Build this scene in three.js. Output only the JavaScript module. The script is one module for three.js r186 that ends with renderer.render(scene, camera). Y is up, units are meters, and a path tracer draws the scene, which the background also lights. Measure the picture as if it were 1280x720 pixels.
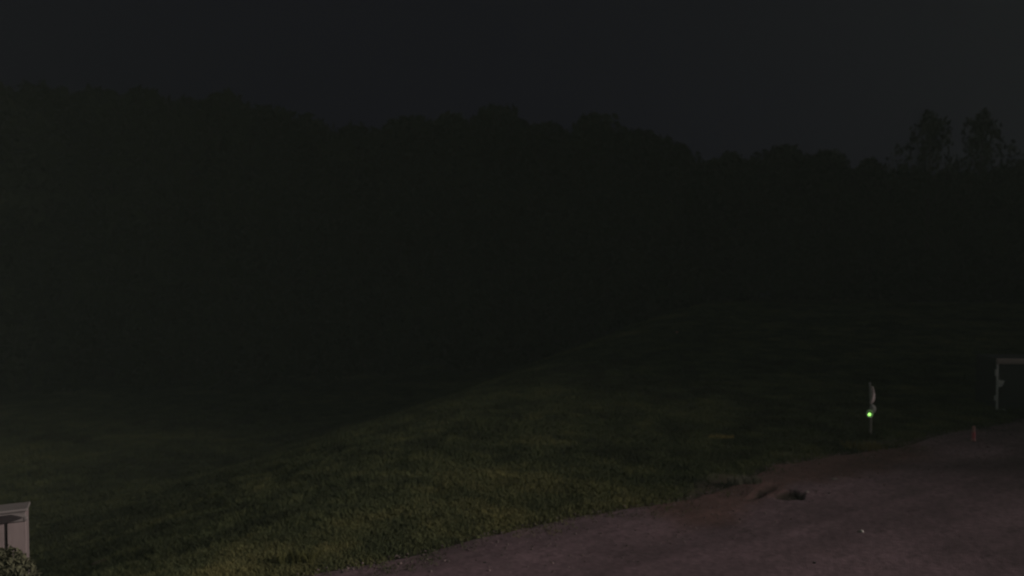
import * as THREE from 'three';
import { mergeGeometries } from 'three/addons/utils/BufferGeometryUtils.js';
import { RoundedBoxGeometry } from 'three/addons/geometries/RoundedBoxGeometry.js';
import { ImprovedNoise } from 'three/addons/math/ImprovedNoise.js';

// ------------------------------------------------------------ camera, sky, light
const CAM_H = 4, F = 989, PITCH = -0.0303;
const scene = new THREE.Scene();
const camera = new THREE.PerspectiveCamera(40.01, 16 / 9, 0.1, 3000);
camera.position.set(0, CAM_H, 0);
camera.rotation.x = PITCH;
camera.focus = 4; camera.userData.fStop = 1.9;              // the lens is set a little too near: everything is slightly soft

const noise = new ImprovedNoise();
{ // a covered night sky, a trace paler where cloud is thicker
  const W = 256, Hh = 128, px = new Float32Array(W * Hh * 4);
  for (let j = 0; j < Hh; j++) for (let i = 0; i < W; i++) {
    const th = (i / W) * Math.PI * 2, ph = (j / (Hh - 1) - 0.5) * Math.PI;
    const x = Math.cos(ph) * Math.cos(th), y = Math.sin(ph), z = Math.cos(ph) * Math.sin(th);
    const n = 0.5 * noise.noise(x * 3 + 7, y * 7, z * 3) + 0.3 * noise.noise(x * 7 + 3, y * 15, z * 7);
    const v = (1 + 0.16 * n) * (1 - 0.06 * Math.max(0, y));
    const k = (j * W + i) * 4;
    px[k] = 0.0018 * v; px[k + 1] = 0.0013 * v; px[k + 2] = 0.0045 * v; px[k + 3] = 1;
  }
  const t = new THREE.DataTexture(px, W, Hh, THREE.RGBAFormat, THREE.FloatType);
  t.mapping = THREE.EquirectangularReflectionMapping;
  t.magFilter = t.minFilter = THREE.LinearFilter; t.wrapS = THREE.RepeatWrapping; t.needsUpdate = true;
  scene.background = t; scene.environment = t;
}
const AZ = 104 * Math.PI / 180, EL = 20 * Math.PI / 180;          // light from the right and a little behind
const LH = [Math.sin(AZ), -Math.cos(AZ)];                         // its level direction (x, z)
const sun = new THREE.DirectionalLight(new THREE.Color().setRGB(1, 0.83, 0.78), 2.6);
sun.position.set(LH[0] * Math.cos(EL) * 150, Math.sin(EL) * 150, LH[1] * Math.cos(EL) * 150);
sun.castShadow = true; sun.shadow.radius = 24;
sun.shadow.mapSize.set(4096, 4096);
Object.assign(sun.shadow.camera, { left: -110, right: 110, top: 110, bottom: -110, near: 1, far: 400 });
scene.add(sun, sun.target);
scene.fog = new THREE.FogExp2(new THREE.Color().setRGB(0.74, 1.0, 0.84), 0.0025);

const renderer = new THREE.WebGLRenderer({ antialias: true });
renderer.setSize(1024, 576);
renderer.toneMapping = THREE.LinearToneMapping;
renderer.toneMappingExposure = 1;
renderer.shadowMap.enabled = true;

// ------------------------------------------------------------ helpers
let seed = 20240611;
const rnd = () => { seed = (seed + 0x6D2B79F5) | 0; let t = Math.imul(seed ^ (seed >>> 15), 1 | seed); t = (t + Math.imul(t ^ (t >>> 7), 61 | t)) ^ t; return ((t ^ (t >>> 14)) >>> 0) / 4294967296; };
const rr = (a, b) => a + (b - a) * rnd();
const lerp = (a, b, t) => a + (b - a) * t;
const sm = (a, b, x) => { const t = Math.min(1, Math.max(0, (x - a) / (b - a))); return t * t * (3 - 2 * t); };
const curve = (pts, x) => { if (x <= pts[0][0]) return pts[0][1]; for (let i = 1; i < pts.length; i++) if (x <= pts[i][0]) return lerp(pts[i - 1][1], pts[i][1], (x - pts[i - 1][0]) / (pts[i][0] - pts[i - 1][0])); return pts[pts.length - 1][1]; };
const fbm = (x, y, o = 4) => { let s = 0, a = 0.5, f = 1; for (let k = 0; k < o; k++) { s += a * noise.noise(x * f, y * f, 3.7 * k + 0.5); a *= 0.5; f *= 2.03; } return s; };
const used = {};
const numbered = n => { const k = used[n] = (used[n] ?? -1) + 1; return k ? n + '_' + String(k).padStart(3, '0') : n; };
const mat = (r, g, b, rough = 0.9, extra = {}) => new THREE.MeshStandardMaterial({ color: new THREE.Color().setRGB(r, g, b), roughness: rough, side: THREE.DoubleSide, ...extra });
const shade = o => { o.traverse(m => { if (m.isMesh) m.castShadow = m.receiveShadow = true; }); return o; };
function tag(o, label, category, group) { o.userData = { ...o.userData, label, category }; if (group) o.userData.group = group; return o; }
function thing(name, label, category, [x, y, z], turn = 0, group) {
  const o = new THREE.Group(); o.name = numbered(name); o.position.set(x, y, z); o.rotation.y = turn; scene.add(o);
  return tag(o, label, category, group);
}
function part(name, geos, m, parent, label) {
  const g = Array.isArray(geos) ? (geos.length > 1 ? mergeGeometries(geos.map(q => q.index ? q.toNonIndexed() : q)) : geos[0]) : geos;
  const o = new THREE.Mesh(g, m); o.name = name; o.castShadow = o.receiveShadow = true;
  if (label) o.userData.label = label;
  parent.add(o); return o;
}
const solo = (name, geos, m, label, category, group) => tag(part(numbered(name), geos, m, scene), label, category, group);
const struct = (name, g, m) => { const o = part(name, g, m, scene); o.userData.kind = 'structure'; return o; };
const box = (w, h, d, x, y, z, r = 0.008) => new RoundedBoxGeometry(w, h, d, 2, Math.min(r, w / 2.1, h / 2.1, d / 2.1)).translate(x, y, z);
const rod = (a, b, r0, r1 = r0, n = 10) => {
  const A = new THREE.Vector3(...a), B = new THREE.Vector3(...b), L = A.distanceTo(B);
  return new THREE.CylinderGeometry(r1, r0, L, n).applyQuaternion(new THREE.Quaternion().setFromUnitVectors(new THREE.Vector3(0, 1, 0), B.clone().sub(A).normalize())).translate((A.x + B.x) / 2, (A.y + B.y) / 2, (A.z + B.z) / 2);
};
function lump(r, sx, sy, sz, k, s) {          // an uneven stone or clod
  const g = new THREE.IcosahedronGeometry(r, 3), p = g.attributes.position;
  for (let i = 0; i < p.count; i++) {
    const x = p.getX(i), y = p.getY(i), z = p.getZ(i), q = 1 + k * noise.noise(x / r * 1.3 + s, y / r * 1.3, z / r * 1.3);
    p.setXYZ(i, x * q * sx, y * q * sy, z * q * sz);
  }
  g.computeVertexNormals(); return g;
}

// ------------------------------------------------------------ the lie of the land
const crest = [[6, -6.6], [9.5, -5.2], [11, -4.9], [15, -4.1], [22, -3.0], [35, 2.6], [59, 13], [90, 24]];   // depth -> x of the brow above the hollow
const edgePts = [[-14, 5.2], [-6, 8.2], [-2.5, 10.15], [-1.4, 10.75], [0, 11.75], [1.55, 12.65], [3.1, 13.3], [4.2, 14.3], [5.2, 15.6], [6.9, 16.5], [8.6, 17.2], [10.3, 18.6], [13.1, 20.2], [17, 21.5], [30, 24]];
const edge = x => curve(edgePts, x) + 0.25 * fbm(x * 0.8, 4.1, 3) + 0.08 * noise.noise(x * 5, 1, 2);
function rawHeight(x, z) {
  const d = -z, u = curve(crest, d) - x;
  let h = (-3.4 * sm(-4.6, 12, u) + 0.25 * sm(-5, 0, u)) * sm(2, 12, d + 4) ;
  h += 1.0 * sm(22, 60, d) * (1 - sm(0, 9, u)) - 2.5 * sm(70, 120, d);
  return h;
}
function groundHeight(x, z) {
  const d = -z, off = d - edge(x);                  // metres beyond the tarmac
  const k = sm(-0.3, 2.5, off);
  return lerp(-0.03, rawHeight(x, z) + 0.10 * fbm(x * 0.35, z * 0.35, 3) + 0.05 * noise.noise(x * 1.3, z * 1.3, 8), k) - (off < -0.6 ? 0.15 : 0);
}
const pot = [4.78, -13.57];                            // the broken place at the tarmac's rim
const seg = (x, z, a, b) => { const dx = b[0] - a[0], dz = b[1] - a[1], t = Math.min(1, Math.max(0, ((x - a[0]) * dx + (z - a[1]) * dz) / (dx * dx + dz * dz))); return [Math.hypot(x - a[0] - dx * t, z - a[1] - dz * t), t]; };
function broken(x, z) {                                // how deep the surface is broken out, 0 to 1
  const wx = x + 0.10 * noise.noise(x * 3.1, z * 3.1, 1) + 0.04 * noise.noise(x * 11, z * 11, 4), wz = z + 0.13 * noise.noise(x * 3.3, z * 3.3, 9) + 0.05 * noise.noise(x * 9, z * 9, 14);
  const r = Math.hypot((wx - pot[0] + 0.2 * (wz - pot[1])) / 0.30, (wz - pot[1]) / 0.33);
  const [c, t] = seg(wx, wz, [4.02, -13.3], [4.75, -14.2]);
  return Math.max(1 - sm(0.5, 1.1, r), 0.55 * (1 - sm(0.02, 0.16, c)) * Math.sin(Math.PI * (0.08 + 0.84 * t)));
}
function roadHeight(x, z) {
  let h = 0.012 * fbm(x * 0.7, z * 0.7, 3) + 0.004 * noise.noise(x * 9, z * 9, 5);
  h -= 0.085 * broken(x, z);
  h += 0.022 * Math.exp(-(((x - 4.35) / 0.45) ** 2) - ((z + 14.2) / 0.4) ** 2) + 0.018 * Math.exp(-(((x - 4.45) / 0.3) ** 2) - ((z + 13.2) / 0.25) ** 2);
  return h + 0.008;
}
function toGround(px, py, up = 0) {                   // where a sight line meets the land
  const v = new THREE.Vector3((px - 640) / F, (360 - py) / F, -1).applyAxisAngle(new THREE.Vector3(1, 0, 0), PITCH);
  let t = 4; for (; t < 200; t += 0.02) { const x = v.x * t, z = v.z * t, y = CAM_H + v.y * t; const g = -z < edge(x) ? roadHeight(x, z) : groundHeight(x, z); if (y <= g + up) break; }
  return [v.x * t, CAM_H + v.y * t, v.z * t];
}

function noiseMap(size, fn, srgb) {
  const a = new Uint8Array(size * size * 4);
  for (let j = 0; j < size; j++) for (let i = 0; i < size; i++) { const c = fn(i / size, j / size), k = (j * size + i) * 4; for (let q = 0; q < 3; q++) a[k + q] = Math.max(0, Math.min(255, c[q] * 255)); a[k + 3] = 255; }
  const t = new THREE.DataTexture(a, size, size); t.wrapS = t.wrapT = THREE.RepeatWrapping; t.magFilter = THREE.LinearFilter; t.minFilter = THREE.LinearMipmapLinearFilter; t.generateMipmaps = true;
  if (srgb) t.colorSpace = THREE.SRGBColorSpace; t.needsUpdate = true; return t;
}
const grit = noiseMap(512, (u, v) => { const n = 0.5 + 0.5 * fbm(u * 90, v * 90, 3); return [n, n, n]; });

const tarmacTex = noiseMap(1024, (u, v) => { const n = 0.86 + 0.30 * fbm(u * 12, v * 12, 5) + 0.22 * fbm(u * 130, v * 130, 2); return [n, n * 0.99, n * 0.985]; }, true);

// ground: a sheet with fine cells near the camera, cut off behind the wood to keep haze off the sky
function sheet(us, vs, pos, col) {
  const P = [], C = [], U = [], I = [];
  for (const v of vs) for (const u of us) { const [x, y, z] = pos(u, v); P.push(x, y, z); U.push(x, z); C.push(...col(x, z)); }
  const w = us.length;
  for (let j = 0; j < vs.length - 1; j++) for (let i = 0; i < w - 1; i++) { const a = j * w + i; I.push(a, a + 1, a + w, a + 1, a + w + 1, a + w); }
  const g = new THREE.BufferGeometry();
  g.setAttribute('position', new THREE.Float32BufferAttribute(P, 3)); g.setAttribute('uv', new THREE.Float32BufferAttribute(U, 2)); g.setAttribute('color', new THREE.Float32BufferAttribute(C, 3));
  g.setIndex(I); g.computeVertexNormals(); return g;
}
const span = (a, b, n) => Array.from({ length: n + 1 }, (_, i) => lerp(a, b, i / n));
const gx = [-105, ...span(-70, -24, 46), ...span(-23.8, 24, 239), ...span(25, 70, 45), 105];
const gz = [...span(-92, -46, 46), ...span(-45.6, -30, 39), ...span(-29.8, -6, 119), ...span(-5, 20, 25), 60];
const patchy = (x, z) => fbm(x * 0.22 + 11, z * 0.22, 4), fleck = (x, z) => fbm(x * 1.6, z * 1.6 + 9, 3);
function turfTone(x, z) {
  const p = patchy(x, z), f = fleck(x, z), v = Math.max(0.45, 0.95 + 1.1 * p + 1.4 * f) * lerp(1.0, 0.70, sm(1, 6, curve(crest, -z) - x)), dry = sm(-0.1, 0.5, p * 0.7 + f * 0.6) * lerp(1, 0.4, sm(1, 6, curve(crest, -z) - x));  // the hollow's dimmer light is put into the turf colour past the brow
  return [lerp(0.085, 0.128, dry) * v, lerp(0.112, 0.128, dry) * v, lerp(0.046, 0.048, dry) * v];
}
function groundTone(x, z) {                           // thin turf over red-brown earth along the tarmac
  const t = turfTone(x, z), off = -z - edge(x), k = (1 - sm(0.1, 1.1, off + 0.8 * fbm(x * 1.7, z * 1.7 + 3, 3))) * 0.8, e = [0.10, 0.068, 0.058];
  return t.map((c, i) => lerp(c * 0.7, e[i], k));
}
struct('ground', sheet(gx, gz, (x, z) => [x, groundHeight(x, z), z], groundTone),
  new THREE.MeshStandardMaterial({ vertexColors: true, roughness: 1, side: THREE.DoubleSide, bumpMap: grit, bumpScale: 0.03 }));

// road: worn tarmac whose broken rim meets the grass
{
  const rx = [-60, -30, ...span(-14, 3, 120), ...span(3.04, 6.6, 90), ...span(6.65, 16, 110), ...span(17, 60, 30)];
  const rv = [0, 0.004, 0.008, ...span(0.012, 0.13, 130), ...span(0.134, 0.5, 80), ...span(0.53, 1, 16)];
  const toneAt = (x, z) => {
    const along = z + 0.62 * x;                         // wheel tracks run with the rim
    const track = 0.09 * Math.sin(along * 2.3 + 0.6 * fbm(x * 0.3, z * 0.3)) + 0.45 * fbm(along * 1.9, (x - z) * 0.16, 4);
    let v = 1 + track + 0.65 * fbm(x * 0.6, z * 0.6 + 30, 5) + 0.25 * fbm(x * 5, z * 5, 3);
    const rim = 1 - sm(0.05, 2.2, -(-z - edge(x)));
    const bare = sm(0.1, 0.6, rim * sm(1.5, 3.2, x) * (1 - sm(7.5, 10, x)) + 0.5 * fbm(x, z + 50, 3));   // red-brown earth worn bare
    const darkBand = sm(5.2, 7, x) * Math.exp(-(((-z - 15.3 - 0.03 * (x - 6) ** 2 + 0.5 * fbm(x * 0.5, 7, 2)) / 0.45) ** 2));     // a darker band on the right of the road
    v *= 1 - 0.4 * darkBand;
    const c = [0.252 * v, 0.178 * v, 0.206 * v], deep = sm(0.1, 0.75, broken(x, z));
    const o = [lerp(c[0], 0.200 * v, bare), lerp(c[1], 0.118 * v, bare), lerp(c[2], 0.108 * v, bare)], mud = [0.05, 0.034, 0.024];
    return o.map((q, i) => lerp(q, mud[i], deep));
  };
  struct('road', sheet(rx, rv, (x, v) => { const e = -edge(x), z = lerp(e, 22, v ** 1.25); return [x, roadHeight(x, z) - 0.035 * (1 - sm(0, 0.004, v)), z]; }, toneAt),
    new THREE.MeshStandardMaterial({ vertexColors: true, roughness: 0.92, side: THREE.DoubleSide, bumpMap: grit, bumpScale: 0.012, map: tarmacTex }));
}

// unseen high ground at right, added and shaped to keep light off the far land
{
  const hs = [...span(4, 30, 40), ...span(32, 96, 22)], ht = [...span(26, 100, 40), 115, 130, 150];
  const rise = [[6, 6], [8, 9], [10, 13], [12, 17.5], [13.5, 20.2], [15, 21.3], [18, 21.6], [25, 22.3], [36, 23.8], [50, 27], [112, 28]];      // blocking height of the near part, set for the light falloff, in degrees
  const shadeSpur = (s, t) => 40 * Math.tan(curve(rise, s) * Math.PI / 180) * Math.exp(-(((t - 40) / 7) ** 2)) * (1 - sm(60, 85, s));
  const shadeCrag = (s, t) => 125 * sm(19, 33, s + 2.0 * fbm(t * 0.08, s * 0.05, 2)) * (1 - sm(84, 97, s)) * sm(38, 88, t) * (1 - 0.9 * sm(120, 150, t));
  const addedTop = (s, t) => Math.max(shadeSpur(s, t), shadeCrag(s, t)) + 0.8 * fbm(s * 0.3, t * 0.3, 3);
  const g = sheet(hs, ht, (s, t) => [-LH[1] * -s + LH[0] * t, addedTop(s, t) - 0.9 - 2.2 * (1 - sm(26, 30, t)), -LH[0] * s + LH[1] * t], () => [0.04, 0.05, 0.022]);
  struct('added_hill', g, new THREE.MeshStandardMaterial({ vertexColors: true, roughness: 1, side: THREE.DoubleSide }));
}

// ------------------------------------------------------------ grass
function bladeClump(n, h, spread, w) {
  const P = [];
  for (let i = 0; i < n; i++) {
    const a = rr(0, 6.283), r = spread * Math.sqrt(rnd()), x = r * Math.cos(a), z = r * Math.sin(a), t = rr(0, 6.283), hh = h * rr(0.55, 1.15), le = hh * rr(0.15, 0.7), b = rr(0, 6.283);
    const wx = Math.cos(t) * w, wz = Math.sin(t) * w, lx = Math.cos(b) * le, lz = Math.sin(b) * le;
    const A = [x - wx, -0.02, z - wz], B = [x + wx, -0.02, z + wz], C = [x - wx * 0.7 + lx * 0.35, hh * 0.6, z - wz * 0.7 + lz * 0.35], D = [x + wx * 0.7 + lx * 0.35, hh * 0.6, z + wz * 0.7 + lz * 0.35], E = [x + lx, hh, z + lz];
    P.push(...A, ...B, ...D, ...A, ...D, ...C, ...C, ...D, ...E);
  }
  const g = new THREE.BufferGeometry(); g.setAttribute('position', new THREE.Float32BufferAttribute(P, 3));
  g.setAttribute('uv', new THREE.Float32BufferAttribute(new Float32Array(P.length / 3 * 2), 2)); g.computeVertexNormals(); return g;
}
const leafMat = (r, g, b) => mat(r, g, b, 0.95);
{
  const N = 110000, m = mat(1, 1, 1, 1), g = bladeClump(9, 0.13, 0.11, 0.006);
  const im = new THREE.InstancedMesh(g, m, N), M = new THREE.Matrix4(), Q = new THREE.Quaternion(), Y = new THREE.Vector3(0, 1, 0), c = new THREE.Color();
  let k = 0, tries = 0;
  while (k < N && tries++ < N * 6) {
    const d = 8.2 * Math.pow(60 / 8.2, Math.pow(rnd(), 1.15)), x = d * rr(-0.74, 0.74);
    const off = d - edge(x);
    if (off < 0.25 - 1.7 * Math.pow(rnd(), 2.6) * (0.25 + 1.3 * sm(-0.25, 0.35, fbm(x * 1.5, d * 1.5 + 7, 3)))) continue;
    if (off < 0.9 && x > 3 && x < 9 && rnd() < 0.85 * sm(-0.05, 0.15, fbm(x, d + 50, 3) + 0.1)) continue;      // worn bare earth
    const z = -d, tall = 0.55 + 0.5 * sm(-0.1, 0.45, patchy(x * 1.7, z * 1.7));
    const s = (0.7 + d * 0.028) * rr(0.7, 1.3), hs = tall * rr(0.7, 1.3) * (0.75 + 0.012 * d);
    M.compose(new THREE.Vector3(x, groundHeight(x, z), z), Q.setFromAxisAngle(Y, rr(0, 6.283)), new THREE.Vector3(s, hs, s));
    im.setMatrixAt(k, M);
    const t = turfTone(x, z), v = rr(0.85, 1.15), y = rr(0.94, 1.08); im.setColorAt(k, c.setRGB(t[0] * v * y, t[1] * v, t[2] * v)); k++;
  }
  im.count = k; im.name = 'grass'; im.castShadow = im.receiveShadow = true; scene.add(im);
  tag(im, 'rough dark green grass covering the slope beside the tarmac', 'grass'); im.userData.kind = 'stuff';
}

// ------------------------------------------------------------ trees
function leafBall(n, blobs, size) {
  const P = [];
  for (let i = 0; i < n; i++) {
    const [bx, by, bz, br] = blobs[(rnd() * blobs.length) | 0];
    const a = rr(0, 6.283), c = rr(-1, 1), r = br * Math.cbrt(rr(0.25, 1)) * (1 + 0.35 * noise.noise(a * 2 + bx, c * 3, by)), q = Math.sqrt(1 - c * c);
    const x = bx + r * q * Math.cos(a), y = by + r * c * 0.85, z = bz + r * q * Math.sin(a), s = size * rr(0.5, 1.3);
    const u = new THREE.Vector3(rr(-1, 1), rr(-1, 1), rr(-1, 1)).normalize(), v = new THREE.Vector3(rr(-1, 1), rr(-1, 1), rr(-1, 1)).cross(u).normalize();
    const A = [x - u.x * s, y - u.y * s, z - u.z * s], B = [x + v.x * s * 0.5, y + v.y * s * 0.5, z + v.z * s * 0.5], C = [x + u.x * s, y + u.y * s, z + u.z * s], D = [x - v.x * s * 0.5, y - v.y * s * 0.5, z - v.z * s * 0.5];
    P.push(...A, ...B, ...C, ...A, ...C, ...D);
  }
  const g = new THREE.BufferGeometry(); g.setAttribute('position', new THREE.Float32BufferAttribute(P, 3));
  g.setAttribute('uv', new THREE.Float32BufferAttribute(new Float32Array(P.length / 3 * 2), 2)); g.computeVertexNormals(); return g;
}
const bark = mat(0.06, 0.05, 0.04, 1), crownMats = [leafMat(0.045, 0.06, 0.025), leafMat(0.038, 0.052, 0.026), leafMat(0.05, 0.06, 0.022)];
// unit trees, 1 m tall before scaling
function treeShape(kind) {
  const blobs = [], limbs = [];
  const top = kind === 2 ? 0.45 : 0.22;
  const nB = kind === 2 ? 11 : 17;
  for (let i = 0; i < nB; i++) {
    const f = i / (nB - 1), y = lerp(top + 0.05, 0.90, f), w = (kind === 1 ? 0.26 * (1 - 0.75 * f) + 0.03 : 0.27 * Math.sin(Math.PI * (0.18 + 0.76 * f)) + 0.02), a = i * 2.4 + rr(-0.5, 0.5);
    const r = w * rr(0.35, 0.85); blobs.push([r * Math.cos(a), y, r * Math.sin(a), rr(0.085, 0.14) * (kind === 1 ? 1 - 0.45 * f : 1)]);
    if (i % 2 === 0) limbs.push(rod([0, y * 0.72, 0], [r * Math.cos(a) * 0.9, y, r * Math.sin(a) * 0.9], 0.008, 0.003, 5));
  }
  blobs.push([0, 0.92, 0, 0.075]);
  const trunk = mergeGeometries([rod([0, -0.03, 0], [0.01, 0.4, 0], 0.022, 0.015, 8), rod([0.01, 0.4, 0], [0, 0.9, 0], 0.015, 0.004, 8), ...limbs].map(g => g.toNonIndexed()));
  return { crown: leafBall(kind === 2 ? 1500 : 4200, blobs, kind === 2 ? 0.02 : 0.024), trunk };
}
const shapes = [treeShape(0), treeShape(0), treeShape(1), treeShape(2), treeShape(0)];
function tree(px, topY, dist, shape, wide, label) {
  const x = (px - 640) / F * dist, z = -dist, y = groundHeight(x, z), topH = CAM_H + (331 - topY) / F * dist, h = topH - y;
  const t = thing('tree', label, 'tree', [x, y, z], rr(0, 6.283), 'trees of the wood along the skyline');
  part('trunk', shapes[shape].trunk, bark, t); part('crown', shapes[shape].crown, crownMats[shape % 3], t);
  t.scale.set(h * wide, h, h * wide);
}
const TREES = [
  [-8, 103, 46, 0, 1.1, 'large dark tree cut by the left edge of the photo'],
  [62, 106, 48, 1, 1.1, 'dark tree on the skyline, second from the left edge'],
  [132, 112, 50, 4, 1.0, 'dark broad tree on the skyline, third from the left edge'],
  [185, 109, 47, 0, 0.9, 'rounded dark tree on the skyline, fourth from the left edge'],
  [238, 121, 50, 1, 1.0, 'lower dark tree between two rounded crowns in the left wood'],
  [284, 112, 48, 2, 0.9, 'pointed dark tree rising at the right of the left wood'],
  [338, 131, 50, 4, 1.0, 'dark tree where the wooded skyline begins to fall'],
  [392, 147, 52, 0, 1.0, 'dark tree low on the falling skyline left of the dip'],
  [448, 156, 54, 1, 1.0, 'lowest dark tree, in the dip of the skyline left of centre'],
  [516, 144, 56, 4, 1.0, 'dark tree on the left shoulder of the central rise of trees'],
  [566, 140, 56, 0, 0.9, 'dark tree just left of the highest central crown'],
  [624, 130, 56, 1, 0.9, 'tallest dark tree in the middle of the skyline'],
  [678, 153, 58, 4, 0.9, 'low dark tree in the notch right of the central crown'],
  [744, 140, 58, 0, 0.9, 'rounded dark tree standing alone right of the central notch'],
  [806, 162, 60, 1, 0.9, 'dark tree stepping down from the rounded crown to the low ridge'],
  [846, 178, 62, 4, 0.75, 'small dark tree at the left end of the low ridge'],
  [912, 189, 68, 0, 0.9, 'far low tree on the left half of the low ridge'],
  [975, 181, 68, 4, 1.0, 'far tree at the top of the low ridge'],
  [1030, 187, 68, 1, 1.0, 'far low tree right of the top of the low ridge'],
  [1085, 198, 70, 0, 0.9, 'far tree at the right foot of the low ridge'],
  [1160, 136, 64, 3, 0.6, 'tall thin tree at right, left one of a loose pair'],
  [1224, 135, 64, 3, 0.55, 'tall thin tree at right, right one of a loose pair'],
  [1284, 196, 62, 0, 1.0, 'low dark tree cut by the right edge of the photo'],
];
for (const a of TREES) tree(...a);
{ // the mass of the wood under and between those crowns
  const line = TREES.filter(t => t[3] !== 3).map(t => [t[0], t[1], t[2]]);
  const topAt = px => curve(line.map(t => [t[0], t[1]]), px), distAt = px => curve(line.map(t => [t[0], t[2]]), px);
  const g = leafBall(26, [[0, 0, 0, 0.9]], 0.42), N = 9000, im = new THREE.InstancedMesh(g, mat(1, 1, 1, 1), N), M = new THREE.Matrix4(), Q = new THREE.Quaternion(), c = new THREE.Color();
  for (let k = 0; k < N; k++) {
    const px = rr(-160, 1420), f = Math.pow(rnd(), 0.85), dist = distAt(px) + rr(-1.5, 7) - 3 * (1 - f), x = (px - 640) / F * dist, z = -dist, y0 = groundHeight(x, z);
    const top = CAM_H + (331 - topAt(px) - 16 - 10 * fbm(px * 0.03, 2, 2)) / F * dist, s = rr(0.7, 1.4);
    Q.setFromEuler(new THREE.Euler(rr(0, 6), rr(0, 6), rr(0, 6)));
    M.compose(new THREE.Vector3(x, lerp(y0 + 0.4, top - 1, f), z), Q, new THREE.Vector3(s, s, s)); im.setMatrixAt(k, M);
    const v = rr(0.7, 1.3); im.setColorAt(k, c.setRGB(0.042 * v, 0.056 * v, 0.025 * v));
  }
  im.name = 'far_wood'; im.castShadow = im.receiveShadow = true; scene.add(im);
  tag(im, 'dense black mass of woodland below the skyline crowns', 'woodland'); im.userData.kind = 'stuff';
}

// ------------------------------------------------------------ the white cabinet at the left edge
const whiteTex = noiseMap(256, (u, v) => { const n = 0.92 + 0.10 * fbm(u * 5, v * 5, 4) + 0.05 * fbm(u * 40, v * 40, 2); return [n, n * 0.985, n * 0.97]; }, true);
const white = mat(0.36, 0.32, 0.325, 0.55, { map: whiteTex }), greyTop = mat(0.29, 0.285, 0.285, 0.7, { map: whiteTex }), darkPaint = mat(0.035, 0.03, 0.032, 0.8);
{
  const turn = 0.45, P = 9.95 / F, co = [(27.5 - 640) * P, -9.95], top = CAM_H - (634 - 330) * P;   // its right front corner
  const rx = 0.46 * Math.cos(turn) + 0.14 * Math.sin(turn), rz = -0.46 * Math.sin(turn) + 0.14 * Math.cos(turn);
  const t = thing('utility_cabinet', 'white metal cabinet with grey lid and painted shade below it, behind leafy shrub at left edge', 'cabinet', [co[0] - rx, top - 1.12, co[1] - rz], turn);
  part('body', box(0.88, 1.02, 0.24, 0, 0.54, 0), darkPaint, t);
  part('side_panel', box(0.014, 1.06, 0.27, 0.448, 0.53, 0, 0.004), white, t);
  part('side_panel', box(0.014, 1.06, 0.27, -0.448, 0.53, 0, 0.004), white, t);
  const dr = part('door', box(0.200, 0.86, 0.018, 0.349, 0.48, 0.132, 0.005), white, t);
  part('door', box(0.66, 0.86, 0.018, -0.117, 0.48, 0.132, 0.005), white, t);
  part('fascia', box(0.89, 0.13, 0.018, 0, 0.985, 0.132, 0.005), greyTop, t, 'pale grey strip below the lid');
  part('handle', [box(0.02, 0.11, 0.02, 0.28, 0.40, 0.148), box(0.03, 0.03, 0.014, 0.28, 0.40, 0.143)], darkPaint, dr);
  part('lid', box(0.95, 0.035, 0.34, 0, 1.068, 0.005, 0.012), greyTop, t, 'pale grey lid');
  part('corner_cap', box(0.05, 0.06, 0.05, 0.448, 0.955, 0.125, 0.016), greyTop, t);
  const shadeOutline = new THREE.Shape(); shadeOutline.moveTo(-0.44, -0.01); shadeOutline.lineTo(0.22, -0.01); shadeOutline.quadraticCurveTo(0.34, 0.005, 0.41, 0.03); shadeOutline.quadraticCurveTo(0.36, 0.055, 0.29, 0.078); shadeOutline.lineTo(-0.44, 0.06); shadeOutline.closePath();
  part('shade_strip', new THREE.ExtrudeGeometry(shadeOutline, { depth: 0.03, bevelEnabled: true, bevelSize: 0.004, bevelThickness: 0.004, bevelSegments: 1 }).translate(0, 0.942, 0.146), darkPaint, t, 'dark tapering strip painting the shade under the lid');  // dark strip stands in for the shade below the lid
}
// leafy shrub in front of it
function shrub(pos, n, R, h, leafL, m, stemM, name, label, category, group) {
  const t = thing(name, label, category, pos, rr(0, 6), group), L = [], S = [];
  for (let i = 0; i < n; i++) {
    const a = rr(0, 6.283), r = R * Math.sqrt(rnd()), y = h * (1 - 0.55 * (r / R) ** 2) * Math.cbrt(rr(0.05, 1)), x = r * Math.cos(a), z = r * Math.sin(a), l = leafL * rr(0.6, 1.3);
    const g = new THREE.PlaneGeometry(l * 0.55, l, 2, 2), p = g.attributes.position;
    for (let k = 0; k < p.count; k++) { const u = p.getX(k) / (l * 0.275), v = p.getY(k) / (l / 2); p.setXYZ(k, p.getX(k) * (1 - 0.75 * v * v), p.getY(k), -0.12 * l * v * v + 0.08 * l * u * u); }
    g.computeVertexNormals(); g.rotateX(rr(-1.5, -0.2)); g.rotateY(rr(0, 6.283)); g.translate(x, y, z); L.push(g);
    if (i % 12 === 0) S.push(rod([x * 0.15, -0.05, z * 0.15], [x, y, z], 0.008, 0.003, 5));
  }
  part('foliage', L, m, t); part('stem', S, stemM, t); return t;
}
const stemM = mat(0.06, 0.055, 0.03, 1);
shrub([-6.16, -0.15, -9.50], 620, 0.36, 0.72, 0.10, leafMat(0.13, 0.14, 0.08), stemM, 'shrub', 'leafy dark green shrub growing in front of the white cabinet', 'shrub');
shrub([-5.86, -0.14, -9.25], 46, 0.24, 0.40, 0.13, leafMat(0.30, 0.31, 0.25), stemM, 'shrub', 'pale broad-leaved weed at the foot of the white cabinet', 'weed');

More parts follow.
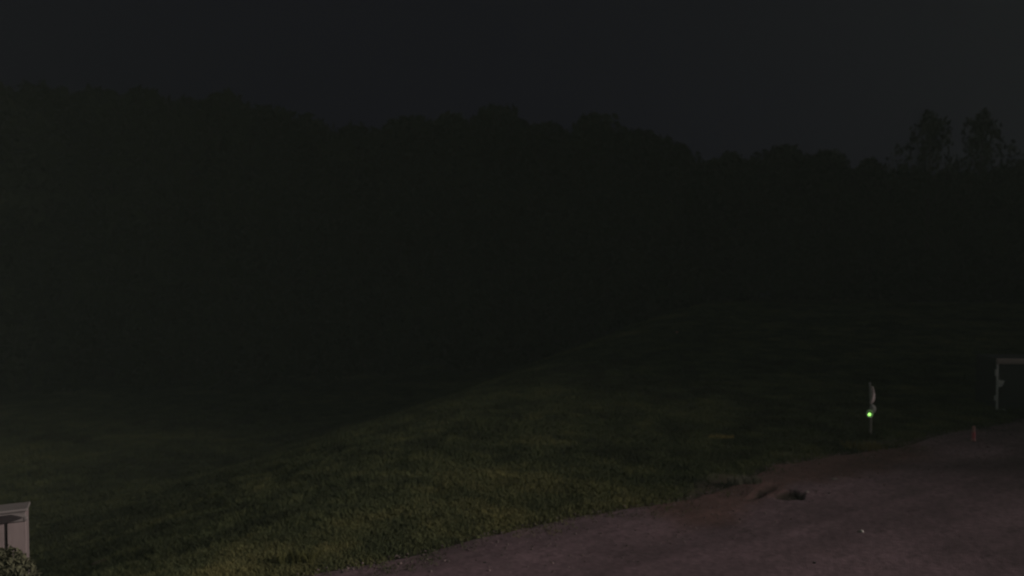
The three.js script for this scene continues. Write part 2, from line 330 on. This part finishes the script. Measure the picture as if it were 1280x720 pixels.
// ------------------------------------------------------------ post with the green light
const paleGrey = mat(0.8, 0.78, 0.77, 0.6), midGrey = mat(0.5, 0.5, 0.49, 0.6), clothM = mat(0.92, 0.80, 0.81, 0.9);
{
  const [x, y, z] = toGround(1088, 543), P = 18.65 / F, H = py => (543 - py) * P * 1.0;
  const t = thing('light_post', 'slim grey post with pale drooping cloth and round lamp showing green light', 'lamp post', [x, y, z]);
  part('post', rod([0, -0.2, 0], [0.0, H(500), 0], 0.030, 0.026, 12), mat(0.3, 0.27, 0.26, 0.7), t);
  part('pole_tip', [rod([0, H(500), 0], [-0.03, H(479), 0], 0.024, 0.016, 10), new THREE.SphereGeometry(0.024, 12, 8).translate(-0.03, H(479), 0)], midGrey, t);
  { // the cloth hangs in soft folds round the tip
    const g = new THREE.CylinderGeometry(1, 1, 1, 20, 16, true), p = g.attributes.position;
    for (let i = 0; i < p.count; i++) {
      const v = p.getY(i) + 0.5, a = Math.atan2(p.getZ(i), p.getX(i)), yy = lerp(H(504), H(483), v);
      const r = curve([[0, 0.028], [0.12, 0.046], [0.5, 0.054], [0.8, 0.040], [1, 0.028]], v) * (1 + 0.22 * Math.sin(3 * a + v * 5) + 0.1 * Math.sin(7 * a));
      p.setXYZ(i, 0.035 * Math.sin(v * 2.9) + r * Math.cos(a) + 0.004, yy + 0.01 * Math.sin(2 * a), r * Math.sin(a));
    }
    g.computeVertexNormals(); part('cloth', g, clothM, t, 'pale pinkish drooping cloth');
  }
  const lamp = part('lamp_housing', [new THREE.SphereGeometry(0.085, 20, 14).scale(0.85, 1.15, 0.7).translate(0.035, H(511), 0.03), rod([0.02, H(516), 0], [0.02, H(505), 0], 0.05, 0.04, 14)], midGrey, t);
  const prof = [[0.0, 0.0], [0.055, 0.0], [0.075, 0.02], [0.078, 0.05], [0.062, 0.055], [0.058, 0.03], [0, 0.025]].map(q => new THREE.Vector2(...q));
  part('hood', new THREE.LatheGeometry(prof, 24).rotateX(Math.PI / 2).scale(1, 1.25, 1).translate(-0.065, H(516), 0.055), paleGrey, lamp);
  part('bezel', new THREE.TorusGeometry(0.047, 0.012, 10, 24).translate(-0.07, H(517), 0.088), darkPaint, lamp);
  part('lens', new THREE.SphereGeometry(0.036, 16, 12).scale(1, 1, 0.6).translate(-0.07, H(517), 0.09), new THREE.MeshStandardMaterial({ color: new THREE.Color().setRGB(0.1, 0.4, 0.08), roughness: 0.3, emissive: new THREE.Color().setRGB(0.42, 1.0, 0.20), emissiveIntensity: 1.9 }), lamp, 'glowing green lens');
  const pl = new THREE.PointLight(new THREE.Color().setRGB(0.3, 1, 0.2), 0.004, 0, 2); pl.position.set(-0.07, H(517), 0.14); pl.castShadow = true; t.add(pl);
}

// ------------------------------------------------------------ dark box shelter at the right edge
{
  const [x, y, z] = toGround(1246, 514), P = 21.5 / F, H = py => (514 - py) * P;
  const t = thing('equipment_box', 'dark box with pale top rail and pale hinged left edge, at right edge', 'equipment box', [x, y, z], -0.05);
  const dark = mat(0.04, 0.046, 0.05, 0.7), rail = mat(0.55, 0.46, 0.44, 0.7), edgeM = mat(0.86, 0.86, 0.86, 0.6);
  part('body', box(2.2, 1.36, 1.1, 1.11, 0.70, -0.58, 0.02), dark, t);
  part('foot', box(0.12, 0.10, 1.0, 0.3, 0.0, -0.58), dark, t); part('foot', box(0.12, 0.10, 1.0, 1.9, 0.0, -0.58), dark, t);
  part('door_panel', box(1.02, 1.2, 0.03, 0.60, 0.70, -0.015, 0.01), dark, t);
  part('door_panel', box(1.02, 1.2, 0.03, 1.64, 0.70, -0.015, 0.01), dark, t);
  part('roof', box(2.2, 0.05, 1.1, 1.11, H(449) , -0.60, 0.015), dark, t);
  part('top_rail', [box(2.26, 0.10, 0.07, 1.10, H(450), 0.0, 0.015), box(2.26, 0.04, 0.05, 1.10, H(453.4), 0.0, 0.006)], rail, t);
  part('edge_post', box(0.045, H(513) + H(455) - 0.03, 0.05, 0.0, (H(513) + H(455)) / 2, 0.0, 0.01), edgeM, t);
  part('hinge', box(0.045, 0.19, 0.06, -0.035, H(465.5), 0.0, 0.015), edgeM, t);
  part('hinge', box(0.045, 0.14, 0.06, -0.045, H(497.5), 0.0, 0.015), edgeM, t);
  const lt = new THREE.Shape(); lt.moveTo(0, -0.09); lt.lineTo(0.07, -0.07); lt.lineTo(0.12, 0.02); lt.lineTo(0.13, 0.075); lt.lineTo(0, 0.09); lt.closePath();
  part('latch', new THREE.ExtrudeGeometry(lt, { depth: 0.04, bevelEnabled: true, bevelSize: 0.008, bevelThickness: 0.008 }).translate(0.02, H(479), 0.01), edgeM, t);
  part('corner_bracket', box(0.2, 0.03, 0.06, 0.11, H(512), 0.02, 0.006), edgeM, t);
}

// ------------------------------------------------------------ small things
{
  const [x, y, z] = toGround(1217, 551);
  const t = thing('marker_post', 'short red marker post on tarmac left of the dark box', 'marker post', [x, y, z]);
  part('post', rod([0, 0, 0], [0, 0.33, 0], 0.034, 0.031, 14), mat(0.75, 0.42, 0.40, 0.7), t);
  part('red_band', rod([0, 0.05, 0], [0, 0.20, 0], 0.038, 0.037, 14), mat(0.90, 0.26, 0.30, 0.5), t);
  part('base', new THREE.LatheGeometry([[0, 0], [0.046, 0], [0.046, 0.015], [0.041, 0.03], [0.039, 0.05], [0, 0.05]].map(q => new THREE.Vector2(...q)), 18), mat(0.85, 0.40, 0.42, 0.5), t);
}
{
  const [x, y, z] = toGround(846, 420);
  const t = thing('reflector_stake', 'tiny reddish reflector stake alone out on the dark slope', 'stake', [x, y, z]);
  part('stake', rod([0, -0.1, 0], [0, 0.22, 0], 0.012, 0.010, 8), mat(0.1, 0.09, 0.08, 0.9), t);
  part('reflector', new THREE.CylinderGeometry(0.035, 0.035, 0.015, 14).rotateX(Math.PI / 2).translate(0, 0.2, 0.015), mat(0.85, 0.35, 0.3, 0.4), t);
}
function stone(px, py, r, m, label, sy = 0.6, lift = 0.3) { const [x, y, z] = toGround(px, py); const s = solo('stone', lump(r, 1.1, sy, 0.9, 0.5, px * 0.37), m, label, 'stone'); s.position.set(x, y + r * sy * lift, z); return s; }
const paleStone = mat(0.75, 0.74, 0.68, 0.8), redStone = mat(0.26, 0.17, 0.16, 0.95), greyStone = mat(0.25, 0.22, 0.2, 0.95);
stone(1077, 665, 0.034, paleStone, 'small pale stone lying on the open tarmac');
stone(545, 516, 0.028, paleStone, 'tiny pale stone in the grass on the brow of the slope', 0.8, 1.5);
stone(428, 716, 0.022, mat(0.03, 0.028, 0.026, 0.9), 'small dark stone on the tarmac near the bottom edge, close to the grass');
stone(606, 704, 0.022, mat(0.03, 0.028, 0.026, 0.9), 'small dark stone on the tarmac at bottom centre');
stone(1018, 704, 0.02, mat(0.03, 0.028, 0.026, 0.9), 'small dark stone on the tarmac near the bottom edge, below the pale stone');
stone(127, 706, 0.13, redStone, 'reddish stone half sunk in grass right of the white cabinet', 0.5);
stone(1009, 615, 0.03, mat(0.4, 0.36, 0.34, 0.9), 'grey lump of broken tarmac on the far rim of the pothole', 0.45);
stone(1044, 599, 0.05, greyStone, 'flat grey stone at the grass edge right of the pothole', 0.3);
{ // loose grit washed to the rim of the tarmac
  const N = 3500, im = new THREE.InstancedMesh(lump(1, 1.1, 0.6, 0.9, 0.4, 3.3), mat(1, 1, 1, 0.95), N), M = new THREE.Matrix4(), Q = new THREE.Quaternion(), c = new THREE.Color();
  im.geometry = new THREE.DodecahedronGeometry(1, 0).scale(1.1, 0.6, 0.9);
  for (let k = 0; k < N; k++) {
    const x = rr(-5, 15), d = edge(x) - 2.4 * Math.pow(rnd(), 2.0) + 0.1, r = 0.004 + 0.017 * Math.pow(rnd(), 3), v = rr(0.08, 0.3);
    M.compose(new THREE.Vector3(x, roadHeight(x, -d) + r * 0.3, -d), Q.setFromEuler(new THREE.Euler(rr(-0.4, 0.4), rr(0, 6), rr(-0.4, 0.4))), new THREE.Vector3(r, r, r)); im.setMatrixAt(k, M); im.setColorAt(k, c.setRGB(v, v * 0.8, v * 0.78));
  }
  im.name = 'gravel'; im.castShadow = im.receiveShadow = true; scene.add(im);
  tag(im, 'loose grit scattered along the tarmac rim', 'gravel'); im.userData.kind = 'stuff';
}
// tufts that stand out
function tuft(px, py, w, dpt, h, n, m, name, label) {
  const [x, y, z] = toGround(px, py), gs = [];
  for (let i = 0; i < n; i++) gs.push(bladeClump(8, h, 0.06, 0.007).translate(rr(-w, w), 0, rr(-dpt, dpt)));
  const o = solo(name, gs, m, label, 'grass tuft'); o.position.set(x, y - 0.02, z); return o;
}
tuft(902, 549, 0.27, 0.06, 0.13, 36, leafMat(0.46, 0.38, 0.12), 'grass_tuft', 'yellow strip of dry grass lying in the dark slope');
tuft(1080, 562, 0.38, 0.25, 0.20, 40, leafMat(0.19, 0.165, 0.05), 'grass_tuft', 'yellowish grass tuft at the foot of the light post');
tuft(932, 604, 0.28, 0.10, 0.16, 36, leafMat(0.20, 0.20, 0.15), 'grass_tuft', 'pale grey weeds at the tarmac rim left of the pothole');
tuft(370, 706, 0.25, 0.12, 0.22, 30, leafMat(0.10, 0.11, 0.03), 'grass_tuft', 'bright green tuft near the lower end of the tarmac rim');

renderer.render(scene, camera);
